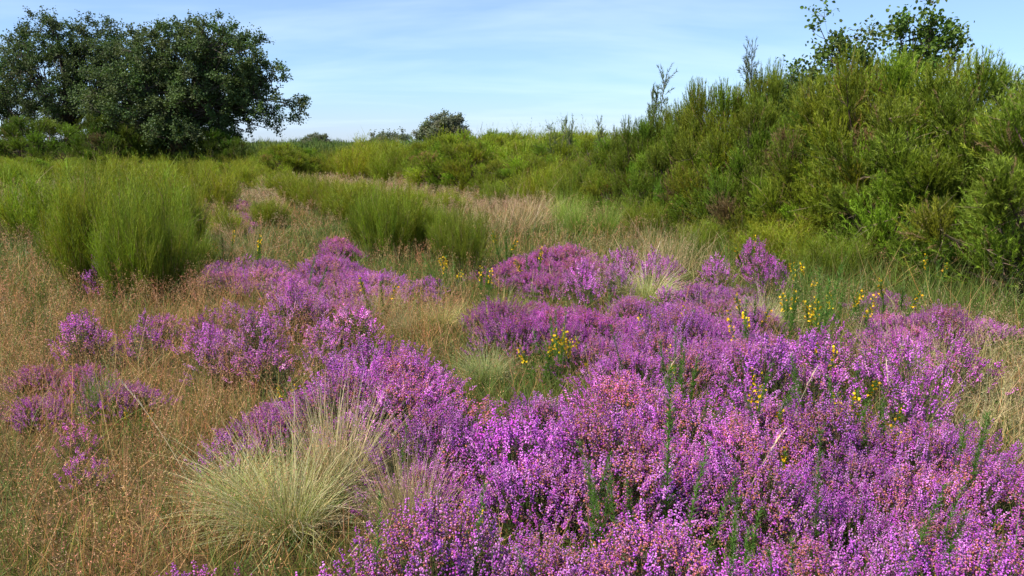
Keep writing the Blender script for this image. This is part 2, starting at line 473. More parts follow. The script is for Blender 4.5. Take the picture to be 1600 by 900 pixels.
for di, (px, py, hx, hy, sp, kind, sc, tint, lab, grp) in enumerate(DRIFTS):
    zt = 0.34 * sc
    cxp, cyp = at(px, py, zt)
    if not kind:
        hx = max(0.3 * hx, hx - 0.23 * sc * FPX / cyp)
        hy = max(0.35 * hy, hy - 0.20 * sc * FPX * 1.1 / cyp ** 2)
        py = py + 0.05 * FPX / cyp * sc
    cand = []
    tries = 0
    ptsd = []
    while tries < 1500:
        tries += 1
        a = rng.uniform(-1, 1); b2 = rng.uniform(-1, 1)
        if a * a + b2 * b2 > 1: continue
        qx, qy = at(px + a * hx, py + b2 * hy, zt)
        if qy < 1.75: continue
        if any((qx - X0) ** 2 + (qy - Y0) ** 2 < (min(sp, S0) * rng.uniform(0.8, 1.15)) ** 2 for X0, Y0, S0 in heather_xy + ptsd): continue
        ptsd.append((qx, qy, sp))
    for X0, Y0, S0 in ptsd:
        heather_xy.append((X0, Y0, sp))
        s_ = sc * rng.uniform(0.82, 1.15)
        far_ = Y0 > 6.2
        P = HS if (kind or rng.uniform() < (0.15 if far_ else 0.0)) else HE
        t_ = np.array(tint) * (1 + 0.07 * rng.normal()) * (1 + 0.02 * rng.normal(size=3))
        place(P[rng.integers(len(P))], X0, Y0, rng.uniform(0, 6.28), (s_, s_, s_ * rng.uniform(0.82, 1.22) * (0.70 if far_ and not kind else 1.0)),
              lab, 'heather', grp, {'flower_spike': tuple(float(v) for v in t_)}, (rng.normal() * 0.06, rng.normal() * 0.06))
print('heather', len(heather_xy))
HX = np.array([(a, b2) for a, b2, _ in heather_xy])

# ------------------------------------------------------------------ brooms (whisk-like green shrubs)
def broom_parts(seed, R=0.5, H=1.0, nst=105, twigs=23, green=(0.175, 0.218, 0.016), width=0.0052):
    r = np.random.default_rng(seed)
    wm, gm = MB(), MB()
    ph = r.uniform(0, 6.283, nst); u = np.sqrt(r.uniform(0, 1, nst))
    lob = 1 + 0.2 * np.sin(3 * ph + seed) + 0.14 * np.sin(5 * ph + 1.7 * seed)
    tx, ty = R * u * lob * np.cos(ph), R * u * lob * np.sin(ph)
    th = H * (1 - 0.42 * u ** 2) * (0.55 + 0.55 * vnoise(tx, ty, 3.2 / R, seed)) * (1 + 0.17 * r.normal(size=nst)) 
    tip = np.stack([tx, ty, th], 1)
    base = tip * np.array([0.52, 0.52, 0]) + np.array([0, 0, -0.03])
    d = tip - base; L = np.linalg.norm(d, axis=1); d /= L[:, None]
    G = np.zeros((nst, 3))
    ribbons(wm, base, d, L * 0.8, 0.008, G, 2, jit((0.10, 0.075, 0.04), nst, .2, r), jit((0.06, 0.10, 0.02), nst, .2, r), r, 0.7)
    k = twigs
    i = np.repeat(np.arange(nst), k); n = len(i)
    t = r.uniform(0.12, 0.9, n) ** 0.8
    p = base[i] + d[i] * (L[i] * t)[:, None]
    dd = unit(d[i] + rdir(n, r) * 0.62 + np.array([0, 0, 0.45]))
    ln = r.uniform(0.12, 0.27, n) * (0.6 + 0.5 * H)
    br = 1 + 0.35 * (t - 0.5)
    c = jit(green, nst, 0.16, r)[i] * (1 + 0.16 * r.normal(size=(n, 1)))
    c = np.where((r.uniform(0, 1, n) < 0.05)[:, None], np.array([0.22, 0.15, 0.08]), c).clip(0.01, 0.6)
    ribbons(gm, p, dd, ln, width, r.normal(size=(n, 3)) * 0.25, 2, c * 0.85, c * np.array([1.15, 1.08, 1.0]), r, 0.75)
    k2 = 7
    i2 = np.repeat(np.arange(n), k2); m = len(i2)
    tt = r.uniform(0.15, 1, m)
    p2 = p[i2] + dd[i2] * (ln[i2] * tt)[:, None]
    needles(gm, p2, unit(dd[i2] + rdir(m, r) * 0.6), r.uniform(0.02, 0.045, m), width * 0.9, c[i2] * r.uniform(0.8, 1.3, (m, 1)), r)
    return [wm.build('stem', M_bark), gm.build('foliage', M_green)]
BR = [proto('broom_shrub', broom_parts(300 + i, R=R, H=H)) for i, (R, H) in enumerate([(0.50, 1.0), (0.62, 1.0), (0.42, 1.0), (0.55, 1.0)])]

def shrub_at(pr, px, base, top, half, label, cat, group=None, color=None):
    x, y = at(px, base, 0.0)
    h = top_z(top, y); w = half * math.hypot(x, y) / FPX
    return place(pr, x, y, rng.uniform(0, 6.28), (w / pr['R'], w / pr['R'], max(0.3, h) / pr['H']), label, cat, group, color)
GB = (0.95, 1.0, 1.0); YB = (1.15, 1.08, 0.9); DB = (0.82, 0.88, 0.9)
BROOMS = [
 (205, 480, 318, 46, 'nearest broom bush of the left clump with violet sprigs at its foot', GB),
 (243, 478, 335, 40, 'shorter broom leaning on the right of the nearest left broom', DB),
 (135, 470, 300, 42, 'pale broom at the left of the nearest left broom', YB),
 (262, 420, 285, 62, 'broom bush behind the right shoulder of the nearest left broom', GB),
 (148, 400, 278, 55, 'broom bush behind the left shoulder of the nearest left broom', GB),
 (330, 335, 258, 52, 'rounded yellow green broom left of the distant purple patch', YB),
 (232, 338, 262, 50, 'yellow green broom behind the nearest left broom', YB),
 (60, 380, 270, 70, 'broom bush at the far left edge beside the meadow', GB),
 (440, 306, 268, 42, 'small bright broom right of the distant purple patch', YB),
 (500, 335, 280, 46, 'bright broom left end of the middle row', YB),
 (555, 350, 288, 44, 'upright broom second from left in the middle row', YB),
 (604, 412, 303, 44, 'dark footed broom behind the violet heather patch', GB),
 (650, 395, 318, 40, 'narrow broom between two larger ones in the middle row', GB),
 (727, 428, 330, 46, 'rounded broom rightmost of the middle row above yellow flowers', GB),
 (772, 332, 285, 26, 'small broom standing in the tan grass strip', GB),
 (850, 328, 262, 48, 'bright broom at the right end of the tan strip', YB),
 (905, 335, 255, 44, 'broom bush just left of the tree heath thicket', GB),
 (1100, 395, 345, 45, 'low broom at the left foot of the thicket', GB),
 (1210, 420, 350, 60, 'low grassy broom before the middle of the thicket', YB),
 (1300, 440, 372, 60, 'low spreading broom in front of the thicket', GB),
 (1530, 440, 340, 75, 'low broom beside the thicket at the far right', GB),
 (1010, 372, 318, 40, 'small broom at the left end of the thicket foot', GB),
 (162, 465, 335, 48, 'low broom hugging the left flank of the nearest left broom', GB),
 (272, 470, 350, 42, 'low dark broom hugging the right flank of the nearest left broom', DB),
 (195, 365, 262, 48, 'tall yellow green broom straight behind the nearest left broom', YB),
 (285, 372, 280, 38, 'narrow broom between the nearest left broom and the rounded one', YB),
 (380, 300, 262, 26, 'small bright broom above the distant purple patch', YB),
 (305, 430, 372, 34, 'low broom tuft between the left broom clump and the middle heather', GB),
 (352, 372, 322, 30, 'small broom tuft in the grass left of the distant purple patch', YB),
 (108, 425, 345, 40, 'low broom tuft at the outer left of the left clump', GB),
 (420, 355, 315, 28, 'small broom tuft in the tan grass right of the distant purple patch', YB),
 (640, 338, 300, 34, 'low broom hiding part of the pale strip left of centre', YB),
 (700, 335, 300, 30, 'low broom hiding part of the pale strip at centre', YB),
 (560, 312, 283, 36, 'low broom in front of the far end of the pale strip', YB),
 (622, 400, 300, 36, 'narrow upright broom leaning on the dark footed broom', YB),
 (573, 392, 318, 30, 'slim broom at the left of the dark footed broom', GB),
 (700, 410, 340, 34, 'broom filling the gap beside the rounded broom', GB),
 (530, 345, 282, 30, 'slim bright broom in the left half of the middle row', YB),
 (470, 325, 275, 34, 'low bright broom left of the middle row', YB),
 (680, 385, 330, 30, 'slim broom behind the gap in the middle row', GB),
]
broom_xy = []
for k, (px, base, top, half, lab, c) in enumerate(BROOMS):
    o = shrub_at(BR[k % 4], px, base, top, half, lab, 'broom shrub', 'single brooms on the heath', c)
    broom_xy.append((o.location.x, o.location.y))

# ------------------------------------------------------------------ tree heath (taller plume-like shrubs)
def heath_parts(seed, R=1.0, H=2.0, lobes=34, plumes=84, green=(0.118, 0.165, 0.016), nd=34, fill=1.0, top=0.5):
    r = np.random.default_rng(seed)
    wm, gm = MB(), MB()
    ctr = []
    while len(ctr) < lobes:
        v = rdir(1, r)[0]; v[2] = abs(v[2])
        q = r.uniform(0.45, 0.95) if v[2] < 0.8 else r.uniform(0.5, 0.84)
        p = np.array([v[0] * R * q, v[1] * R * q, 0.12 * H + v[2] * H * 0.80 * q])
        if any(np.linalg.norm(p - o) < 0.21 * R for o in ctr): continue
        ctr.append(p)
    ctr = np.array(ctr)
    lr = r.uniform(0.20, 0.32, lobes) * R
    for j, p in enumerate(ctr):
        st = np.array([p[0] * 0.12, p[1] * 0.12, -0.05])
        pts = curve(st, p, r, 0.10, 0.05, 7)
        tube(wm, pts, np.linspace(0.019, 0.005, 7) * (H / 2), jit((0.085, 0.06, 0.045), 1, .2, r)[0], 5)
        # dead twiggy interior
        n = 22; i = r.integers(2, 7, n)
        ribbons(wm, pts[i], unit(rdir(n, r) + np.array([0, 0, 0.3])), r.uniform(0.15, 0.4, n) * R * 0.8, 0.006, r.normal(size=(n, 3)) * 0.2, 2,
                jit((0.15, 0.10, 0.07), n, .25, r), jit((0.17, 0.12, 0.08), n, .25, r), r)
    i = np.repeat(np.arange(lobes), plumes); n = len(i)
    out = unit(ctr * np.array([1, 1, 0.5]) + 1e-6)
    ax = unit(out * 0.75 + np.array([0, 0, 0.8]))
    v = unit(ax[i] + rdir(n, r) * r.uniform(0.2, 1.15, (n, 1)))
    root = ctr - ax * lr[:, None] * 0.9                      # each bough fans out from its root
    reach = lr[i] * r.uniform(0.9, 1.75, n) * (0.75 + 0.25 * (v * ax[i]).sum(1))
    pl = np.minimum(r.uniform(0.12, 0.22, n) * (0.7 + 0.3 * R), reach)
    p0 = root[i] + v * (reach - pl)[:, None]
    pd = unit(v + np.array([0, 0, 0.35]) + 0.15 * r.normal(size=(n, 3)))
    lobe_c = jit(green, lobes, 0.18, r)
    brown = (r.uniform(0, 1, n) < 0.03) | (r.uniform(0, 1, lobes) < 0.03)[i]
    pc = lobe_c[i] * (1 + 0.18 * r.normal(size=(n, 1)))
    pc = np.where(brown[:, None], np.array([0.17, 0.115, 0.06]), pc).clip(0.004, 0.6)
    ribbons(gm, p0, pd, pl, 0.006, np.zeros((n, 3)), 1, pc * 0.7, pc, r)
    i2 = np.repeat(np.arange(n), nd); m = len(i2); t = r.uniform(0, 1, m)
    dirn = unit(pd[i2] * 1.1 + rdir(m, r) * 0.8)
    pp = p0[i2] + pd[i2] * (pl[i2] * t)[:, None]
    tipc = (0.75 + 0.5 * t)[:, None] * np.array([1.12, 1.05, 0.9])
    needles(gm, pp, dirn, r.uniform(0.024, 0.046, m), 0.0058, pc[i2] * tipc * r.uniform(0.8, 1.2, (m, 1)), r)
    return [wm.build('branch', M_bark), gm.build('foliage', M_green)]
TH = [proto('tree_heath', heath_parts(400 + i, R=1.0, H=2.0, lobes=l)) for i, l in enumerate((58, 52, 62))]
THICK = [  # px, base, top, half, label
 (1470, 425, 118, 150, 'tallest tree heath at the right edge of the thicket', GB),
 (1570, 420, 118, 150, 'tree heath beyond the right edge of the thicket', GB),
 (1365, 408, 100, 118, 'tall yellow green tree heath below the left oak sapling', YB),
 (1275, 398, 128, 100, 'tall tree heath in the middle of the thicket', GB),
 (1390, 425, 215, 90, 'lower tree heath with a dark hollow at its foot', GB),
 (1275, 405, 252, 80, 'lower bright tree heath bulging from the thicket middle', YB),
 (1180, 388, 165, 92, 'tree heath with brown twigs showing through its middle', GB),
 (1130, 378, 205, 80, 'bright tree heath left of the brown twigs', YB),
 (1200, 392, 290, 62, 'small tree heath at the foot of the thicket middle', GB),
 (1085, 366, 148, 62, 'dark tree heath with a narrow upright top', DB),
 (1040, 362, 220, 62, 'tree heath in the left part of the thicket', GB),
 (1130, 372, 140, 70, 'rounded tree heath that forms the left shoulder of the thicket', YB),
 (1195, 376, 122, 66, 'rounded tree heath between the left shoulder and the middle of the thicket', GB),
 (1060, 352, 165, 56, 'full tree heath behind the left end of the thicket', GB),
 (1000, 352, 188, 46, 'thin dark tree heath at the left end of the thicket', DB),
 (965, 345, 250, 52, 'low bright tree heath that ends the thicket on the left', YB),
 (1490, 448, 300, 80, 'low tree heath at the lower right corner of the thicket', GB),
 (1330, 350, 110, 110, 'tree heath in the second row of the thicket', DB),
 (1230, 345, 150, 90, 'tree heath in the second row left of the oak saplings', DB),
 (1650, 470, 130, 160, 'tree heath past the right end of the thicket', GB),
]
for k, (px, base, top, half, lab, c) in enumerate(THICK):
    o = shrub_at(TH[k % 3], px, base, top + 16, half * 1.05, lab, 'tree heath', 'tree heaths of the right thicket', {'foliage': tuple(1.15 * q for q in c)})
    broom_xy.append((o.location.x, o.location.y))

# slender half-bare heath stems that stand above the shrubs
def wisp_parts(seed, H=1.0, n=3, tufts=40):
    r = np.random.default_rng(seed); wm, gm = MB(), MB()
    for k in range(n):
        tp = np.array([r.normal() * 0.10, r.normal() * 0.10, H * r.uniform(0.75, 1.0)])
        pts = curve((r.normal() * .02, r.normal() * .02, -0.03), tp, r, 0.05, 0.0, 9)
        tube(wm, pts, np.linspace(0.0085, 0.002, 9), (0.17, 0.14, 0.11), 5)
        for q in range(tufts):
            f = r.uniform(0.45, 1.0); i = f * 8; a = int(min(7, i)); p = pts[a] + (pts[a + 1] - pts[a]) * (i - a)
            dd = unit(r.normal(size=3) * 0.55 + np.array([0, 0, 1.0])); ll = r.uniform(0.05, 0.14) * (1.3 - f * 0.5)
            ribbons(wm, p[None], dd[None], ll, 0.003, np.zeros((1, 3)), 1, np.array([0.16, 0.13, 0.09]), np.array([0.13, 0.13, 0.06]), r)
            m = 26; t = r.uniform(0.3, 1.15, m)
            needles(gm, p + dd * (ll * t)[:, None], unit(dd + rdir(m, r) * 0.8), r.uniform(0.018, 0.035, m), 0.0045, jit((0.10, 0.13, 0.04), m, .2, r), r)
    return [wm.build('stem', M_bark), gm.build('foliage', M_green)]
WI = [proto('heath_stem', wisp_parts(500 + i, n=n)) for i, n in enumerate((2, 3, 4))]
for k, (px, base, top, wf, lab) in enumerate([
 (1018, 345, 104, 1.9, 'tall grey half bare heath stem above the left end of the thicket'),
 (1040, 348, 135, 1.5, 'shorter grey heath stem just right of the tall half bare one'),
 (1155, 350, 84, 1.9, 'tall wispy heath stem above the thicket left of centre'),
 (1178, 350, 56, 1.2, 'very thin bare stem that rises above the wispy one'),
 (860, 316, 180, 1.9, 'leftmost slender stem standing on the skyline right of centre'),
 (893, 314, 186, 1.6, 'middle slender stem on the skyline right of centre'),
 (926, 316, 180, 1.7, 'right slender stem on the skyline near the thicket'),
 (964, 330, 195, 1.0, 'short dark stem close to the left end of the thicket'),
 (1210, 350, 105, 1.3, 'thin stem between the wispy stem and the oak saplings'),
 (1462, 360, 45, 2.0, 'grey stem at the top right beside the right oak sapling')]):
    x, y = at(px, base, 0); h = top_z(top, y)
    place(WI[k % 3], x, y, k * 1.3, (wf * h / 2.4, wf * h / 2.4, h), lab, 'heath stem', 'slender stems above the shrubs')

# ------------------------------------------------------------------ oaks
def oak_parts(seed, ell, n_cl, trunk_h, trunk_r, twigs=8, leaves=20, leaf=0.085, cl=0.55, col=(0.070, 0.105, 0.032), limbs=7, vis=0.0, dens_r=0.0):
    """ell: ellipsoids (x,y,z,rx,ry,rz) that make the crown's hull"""
    r = np.random.default_rng(seed); bm, lm = MB(), MB()
    ell = np.array(ell, float); wgt = ell[:, 3] * ell[:, 4] * ell[:, 5]; wgt /= wgt.sum()
    C = []
    k = 0
    while len(C) < n_cl and k < n_cl * 60:
        k += 1
        e = ell[r.choice(len(ell), p=wgt)]
        v = rdir(1, r)[0]
        q = r.uniform(0.15, 1.0) ** 0.42
        p = e[:3] + v * e[3:] * q * (1 + 0.10 * r.normal())
        if p[2] < trunk_h * 0.45: continue
        if dens_r and any(np.sum((p - o) ** 2) < dens_r ** 2 for o in C[-60:]): continue
        C.append(p)
    C = np.array(C)
    top = np.array([0.1, 0.0, trunk_h])
    bark = np.array((0.085, 0.070, 0.055))
    tube(bm, curve((0, 0, -0.2), top, r, 0.03, 0.0, 8), np.linspace(trunk_r * 1.25, trunk_r * 0.8, 8), bark, 9)
    seeds = C[r.choice(len(C), limbs, replace=False)]
    for _ in range(5):
        a = np.argmin(((C[:, None] - seeds[None]) ** 2).sum(-1), 1)
        seeds = np.array([C[a == j].mean(0) if (a == j).any() else seeds[j] for j in range(limbs)])
    for j in range(limbs):
        end = seeds[j]
        mp_ = curve(top - np.array([0, 0, r.uniform(0, 0.3) * trunk_h]), end, r, 0.07, 0.03, 9)
        tube(bm, mp_, np.linspace(trunk_r * 0.55, trunk_r * 0.16, 9), bark * r.uniform(0.8, 1.2), 6)
        mem = np.where(a == j)[0]
        for m_ in mem:
            s0 = mp_[min(8, 3 + int(r.integers(0, 6)))]
            pp = curve(s0, C[m_], r, 0.10, 0.0, 6)
            tube(bm, pp, np.linspace(trunk_r * 0.14, trunk_r * 0.03, 6), bark, 4)
    nc = len(C)
    i = np.repeat(np.arange(nc), twigs); n = len(i)
    out = unit(C - top)
    td = unit(rdir(n, r) * 0.9 + out[i] * 0.7 + np.array([0, 0, 0.12]))
    tl = r.uniform(0.5, 1.15, n) * cl
    G = r.normal(size=(n, 3)) * 0.15 + np.array([0, 0, -0.05])
    ribbons(bm, C[i], td, tl, 0.014 * cl / 0.55, G, 2, bark * 1.1, bark * 1.3, r)
    cc = jit(col, nc, 0.14, r)
    k = leaves
    i2 = np.repeat(np.arange(n), k); m = len(i2); t = r.uniform(0.15, 1.08, m)
    p = C[i][i2] + td[i2] * (tl[i2] * t)[:, None] + G[i2] * (tl[i2] * t ** 2)[:, None] + r.normal(size=(m, 3)) * leaf * 0.75
    ld = unit(td[i2] * 0.5 + rdir(m, r))
    Z = unit(np.array([0, 0, 1.0]) + 0.75 * r.normal(size=(m, 3)))
    stamp(lm, LEAF, LEAF_F, p, ld, leaf * r.uniform(0.7, 1.25, m), cc[i[i2]] * r.uniform(0.75, 1.3, (m, 1)), r, Z)
    return [bm.build('trunk', M_bark), lm.build('crown', M_oakleaf)]
def px_ell(D, cxp, items, dy=1.0):
    """hull given in photograph pixels around column cxp, at distance D -> metres around the trunk foot"""
    k = D / FPX; o = []
    for (px, py, rx, ry) in items:
        o.append(((px - cxp) * k, 0.0, top_z(py, D), rx * k, rx * k * 0.8 * dy, ry * k))
    return o
D1 = 40.0
p1 = proto('oak_tree', oak_parts(601, px_ell(D1, 290, [(305, 115, 105, 80), (378, 105, 66, 60), (428, 172, 58, 30), (235, 165, 90, 80), (245, 90, 55, 45), (350, 50, 66, 22), (300, 205, 95, 45), (425, 120, 36, 30), (330, 160, 90, 60), (215, 110, 45, 45)]), 800, 2.0, 0.30, leaves=18, limbs=11))
x1 = (290 - 800) / FPX * D1
place(p1, x1, D1, 0, 1.0, 'large dark oak with a spreading right limb on the left', 'oak tree')
D2 = 44.0
p2 = proto('oak_tree', oak_parts(602, px_ell(D2, 120, [(120, 125, 95, 85), (175, 85, 50, 50), (200, 150, 70, 70), (205, 105, 45, 45), (95, 65, 60, 32), (150, 190, 82, 50)]), 420, 2.2, 0.3, leaves=18, limbs=9))
place(p2, (120 - 800) / FPX * D2, D2, 0, 1.0, 'dark oak left of and behind the large oak', 'oak tree')
D2b = 47.0
p2b = proto('oak_tree', oak_parts(607, px_ell(D2b, -20, [(-20, 130, 105, 80), (-60, 80, 60, 40), (10, 190, 82, 50)]), 300, 2.2, 0.3, leaves=16, limbs=8))
place(p2b, (-20 - 800) / FPX * D2b, D2b, 0, 1.0, 'dark oak at the far left behind the other oaks', 'oak tree')
# under-storey below the oaks
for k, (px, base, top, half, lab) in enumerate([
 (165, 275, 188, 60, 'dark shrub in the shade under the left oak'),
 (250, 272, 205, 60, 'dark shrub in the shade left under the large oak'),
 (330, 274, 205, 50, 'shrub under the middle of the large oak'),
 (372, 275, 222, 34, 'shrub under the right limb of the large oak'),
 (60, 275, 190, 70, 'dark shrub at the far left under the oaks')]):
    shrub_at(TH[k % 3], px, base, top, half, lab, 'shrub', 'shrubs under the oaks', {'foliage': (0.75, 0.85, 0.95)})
# far dome-shaped tree and small skyline trees; leaves coloured paler in place of haze
D3 = 150.0
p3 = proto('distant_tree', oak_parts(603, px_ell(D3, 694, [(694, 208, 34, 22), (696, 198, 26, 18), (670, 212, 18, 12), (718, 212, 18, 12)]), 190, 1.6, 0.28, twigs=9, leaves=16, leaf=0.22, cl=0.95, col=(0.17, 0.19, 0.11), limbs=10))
place(p3, (694 - 800) / FPX * D3, D3, 0, 1.0, 'dome shaped tree alone on the skyline at centre', 'tree')
D4 = 190.0
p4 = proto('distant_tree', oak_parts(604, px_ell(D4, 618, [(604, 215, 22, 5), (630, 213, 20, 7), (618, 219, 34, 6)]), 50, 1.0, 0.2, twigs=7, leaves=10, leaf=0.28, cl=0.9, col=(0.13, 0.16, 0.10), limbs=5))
place(p4, (618 - 800) / FPX * D4, D4, 0, 1.0, 'low flat topped tree left of the dome shaped one', 'tree')
for k, (px, top, s, lab) in enumerate([(497, 209, .55, 'tiny dark skyline tree right of the large oak'), (768, 210, .50, 'small skyline tree just right of the dome shaped one'),
    (790, 215, .42, 'small skyline tree between the dome tree and the slender stems'), (590, 214, .40, 'tiny skyline tree touching the flat topped one')]):
    D = 175.0; h = top_z(top, D); hb = top_z(177, D3)
    place(p3, (px - 800) / FPX * D, D, k * 1.9, (s * 1.3, s, h / hb), lab, 'tree', 'small trees on the skyline')
# oak saplings behind the thicket
D5 = 12.6
p5 = proto('oak_sapling', oak_parts(605, px_ell(D5, 1305, [(1268, 48, 24, 22), (1300, 85, 50, 30), (1345, 62, 22, 24), (1290, 120, 70, 30)]), 52, 1.6, 0.03, twigs=5, leaves=9, leaf=0.052, cl=0.26, col=(0.10, 0.155, 0.030), limbs=8))
place(p5, (1305 - 800) / FPX * D5, D5, 0, 1.0, 'leafy oak sapling rising above the thicket', 'oak sapling')
D6 = 12.0
p6 = proto('oak_sapling', oak_parts(606, px_ell(D6, 1425, [(1410, 52, 40, 18), (1438, 20, 12, 20), (1455, 62, 32, 20), (1420, 100, 50, 24)]), 58, 1.6, 0.03, twigs=5, leaves=10, leaf=0.052, cl=0.24, col=(0.11, 0.175, 0.026), limbs=8))
place(p6, (1425 - 800) / FPX * D6, D6, 0, 1.0, 'oak sapling reaching the top edge at the right', 'oak sapling')
place(p5, (1206 - 800) / FPX * 13.2, 13.2, 2.0, 0.78, 'small oak sapling peeping out left of the taller ones', 'oak sapling')

# ------------------------------------------------------------------ the field of brooms in the middle distance
def front_row(px):
    return np.interp(px, [-400, 0, 380, 480, 600, 700, 800, 900, 1000, 1100, 1700, 2200], [300, 300, 284, 278, 290, 300, 318, 328, 340, 345, 350, 350])
cnt = 0
cands = []
for k in range(60000):
    yy = 18 + 60 * rng.uniform() ** 1.5; xx = rng.uniform(-0.72, 0.72) * yy
    px, py = to_px(xx, yy, 0.0)
    if py > front_row(px): continue
    if 350 < px < 405 and yy < 26: continue
    if px > 930 and yy < 17.5: continue
    cands.append((xx, yy))
kept = []
for (xx, yy) in cands:
    s = 1.15 + 0.020 * (yy - 18)
    if all((xx - a) ** 2 + (yy - b2) ** 2 > s * s for a, b2 in kept): kept.append((xx, yy))
kept.sort(key=lambda q: q[1])
kept = kept[:255]
for (xx, yy) in kept:
    px, py = to_px(xx, yy, 0.0)
    edge = (front_row(px) - py)
    h = (1.02 + 0.42 * min(1, edge / 20) if px > 400 else 0.62 + 0.18 * min(1, edge / 15)) + rng.normal() * 0.13
    h *= 0.9 + 0.28 * float(vnoise(xx, yy, 0.25, 4))
    h = min(max(0.5, h), 1.66 if px > 400 else 0.85 if yy < 38 else 1.2); w = h * rng.uniform(0.75, 1.1)
    near = edge < 10
    v = 0.85 + 0.22 * float(vnoise(xx, yy, 0.3, 9)); yv = float(vnoise(xx, yy, 0.5, 12))
    col = (v * (1.0 + 0.32 * yv), v * 1.1, v * 0.9)
    zone = ('left' if px < 600 else 'middle' if px < 850 else 'right')
    if rng.uniform() < (0.68 if px > 400 else 0.2):
        pr = TH[rng.integers(3)]; sc = (w * 0.9 / pr['R'], w * 0.9 / pr['R'], h / pr['H'])
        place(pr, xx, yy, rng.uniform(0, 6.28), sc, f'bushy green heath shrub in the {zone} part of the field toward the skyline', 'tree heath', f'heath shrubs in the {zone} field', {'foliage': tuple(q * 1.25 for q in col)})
    else:
        pr = BR[rng.integers(4)]; sc = (w * 0.85 / pr['R'], w * 0.85 / pr['R'], h / pr['H'])
        lab = f'bright broom in the front row of the {zone} part of the field' if near else f'broom deeper in the {zone} part of the field toward the skyline'
        place(pr, xx, yy, rng.uniform(0, 6.28), sc, lab, 'broom shrub', f'{"front row" if near else "deeper"} brooms in the {zone} field', col)
far0 = kept[-1][1] if kept else 40
print('field', len(kept), 'to', far0)
# the rest, toward the horizon, reads as one mass
fm = MB()
pts = []
dl = far0 - 1.5
while dl < 420:
    st = 1.5 * (dl / 45) ** 0.75
    row = np.arange(-0.8 * dl, 0.8 * dl, st) + rng.uniform(-0.3, 0.3) * st
    pts.append(np.stack([row + rng.normal(size=len(row)) * st * .3, dl + rng.normal(size=len(row)) * st * .3], 1)); dl += st * 1.1
pts = np.concatenate(pts)
print('far mass', len(pts))
nf = len(pts); per = 240
i = np.repeat(np.arange(nf), per); m = len(i)
dist = pts[:, 1]
hh = (1.15 + 0.45 * fbm(pts[:, 0], pts[:, 1], 0.12, 21) + 0.12 * rng.normal(size=nf)).clip(0.9, 1.75) + np.where(rng.uniform(size=nf) < 0.12, rng.uniform(0.2, 1.0, nf), 0) * np.clip(dist / 120, 0.3, 1.5)
ww = 0.95 * (dist / 45) ** 0.6
v = rdir(m); v[:, 2] = np.abs(v[:, 2])
q = rng.uniform(0.6, 1.05, m)
P = np.stack([pts[i, 0] + v[:, 0] * ww[i] * q, pts[i, 1] + v[:, 1] * ww[i] * q, v[:, 2] * hh[i] * q * 0.9 + 0.05], 1)
cf = jit((0.125, 0.175, 0.035), nf, 0.15)[i] * rng.uniform(0.7, 1.35, (m, 1))
sz = (dist[i] / 45) ** 0.7
needles(fm, P, unit(v * 0.6 + np.array([0, 0, 0.9]) + rng.normal(size=(m, 3)) * 0.25), rng.uniform(0.16, 0.30, m) * sz, 0.045 * sz, cf)
tag(fm.build('far_scrub', M_green), 'green scrub running together toward the skyline', 'scrub', None, 'stuff')

# ------------------------------------------------------------------ grass tussocks
def tussock_parts(seed, n=1150, L=0.55, spread=0.9, g=(0.24, 0.31, 0.055), s=(0.74, 0.64, 0.36), base_r=0.10, droop=0.45, w=0.0024):
    r = np.random.default_rng(seed); gm = MB()
    ph = r.uniform(0, 6.283, n); u = np.sqrt(r.uniform(0, 1, n))
    bx, by = base_r * u * np.cos(ph), base_r * u * np.sin(ph)
    lean = spread * u ** 0.8 * r.uniform(0.5, 1.2, n)
    ph2 = ph + 0.35 * r.normal(size=n)
    D = unit(np.stack([lean * np.cos(ph2), lean * np.sin(ph2), np.ones(n)], 1))
    G = np.stack([np.cos(ph2) * 0.3, np.sin(ph2) * 0.3, -np.ones(n)], 1) * (droop * r.uniform(0.3, 1.3, n) * (0.3 + lean))[:, None] + 0.10 * r.normal(size=(n, 3))
    LL = L * r.uniform(0.35, 1.15, n) * (0.75 + 0.5 * vnoise(ph * 1.0, ph * 0.0, 1.3, seed))
    D = unit(D + 0.12 * r.normal(size=(n, 3)) + np.array([-0.12, 0, 0]))
    dry = (r.uniform(0, 1, n) < 0.36)[:, None]
    c0 = np.where(dry, jit(np.array(s) * 0.7, n, .2, r), jit(g, n, .2, r)); c1 = np.where(dry, jit(s, n, .18, r), jit(np.array(s) * .6 + np.array(g) * .6, n, .2, r))
    ribbons(gm, np.stack([bx, by, np.full(n, -0.02)], 1), D, LL, w, G, 5, c0, c1, r)
    m = n // 3; a = r.uniform(0, 6.283, m)
    Dm = unit(np.stack([np.cos(a), np.sin(a), r.uniform(-0.1, 0.5, m)], 1))
    Pm = np.stack([np.cos(a) * base_r, np.sin(a) * base_r, r.uniform(0.0, 0.12, m)], 1) * r.uniform(0.3, 1.6, (m, 1)) * np.array([1, 1, .7])
    ribbons(gm, Pm, Dm, L * r.uniform(0.15, 0.45, m), w * 1.2, r.normal(size=(m, 3)) * 0.25, 3, jit(np.array(s) * 0.55, m, .25, r), jit(np.array(s) * 0.75, m, .25, r), r)
    return [gm.build('blades', M_grass)]
TU = [proto('grass_tussock', tussock_parts(700)),
      proto('grass_tussock', tussock_parts(701, n=700, spread=0.45, droop=0.25, base_r=0.08, s=(0.62, 0.52, 0.30), g=(0.2, 0.2, 0.07))),
      proto('grass_tussock', tussock_parts(702, n=160, L=0.5, spread=0.5, droop=0.3, base_r=0.16, s=(0.60, 0.46, 0.28), g=(0.2, 0.19, 0.08)))]
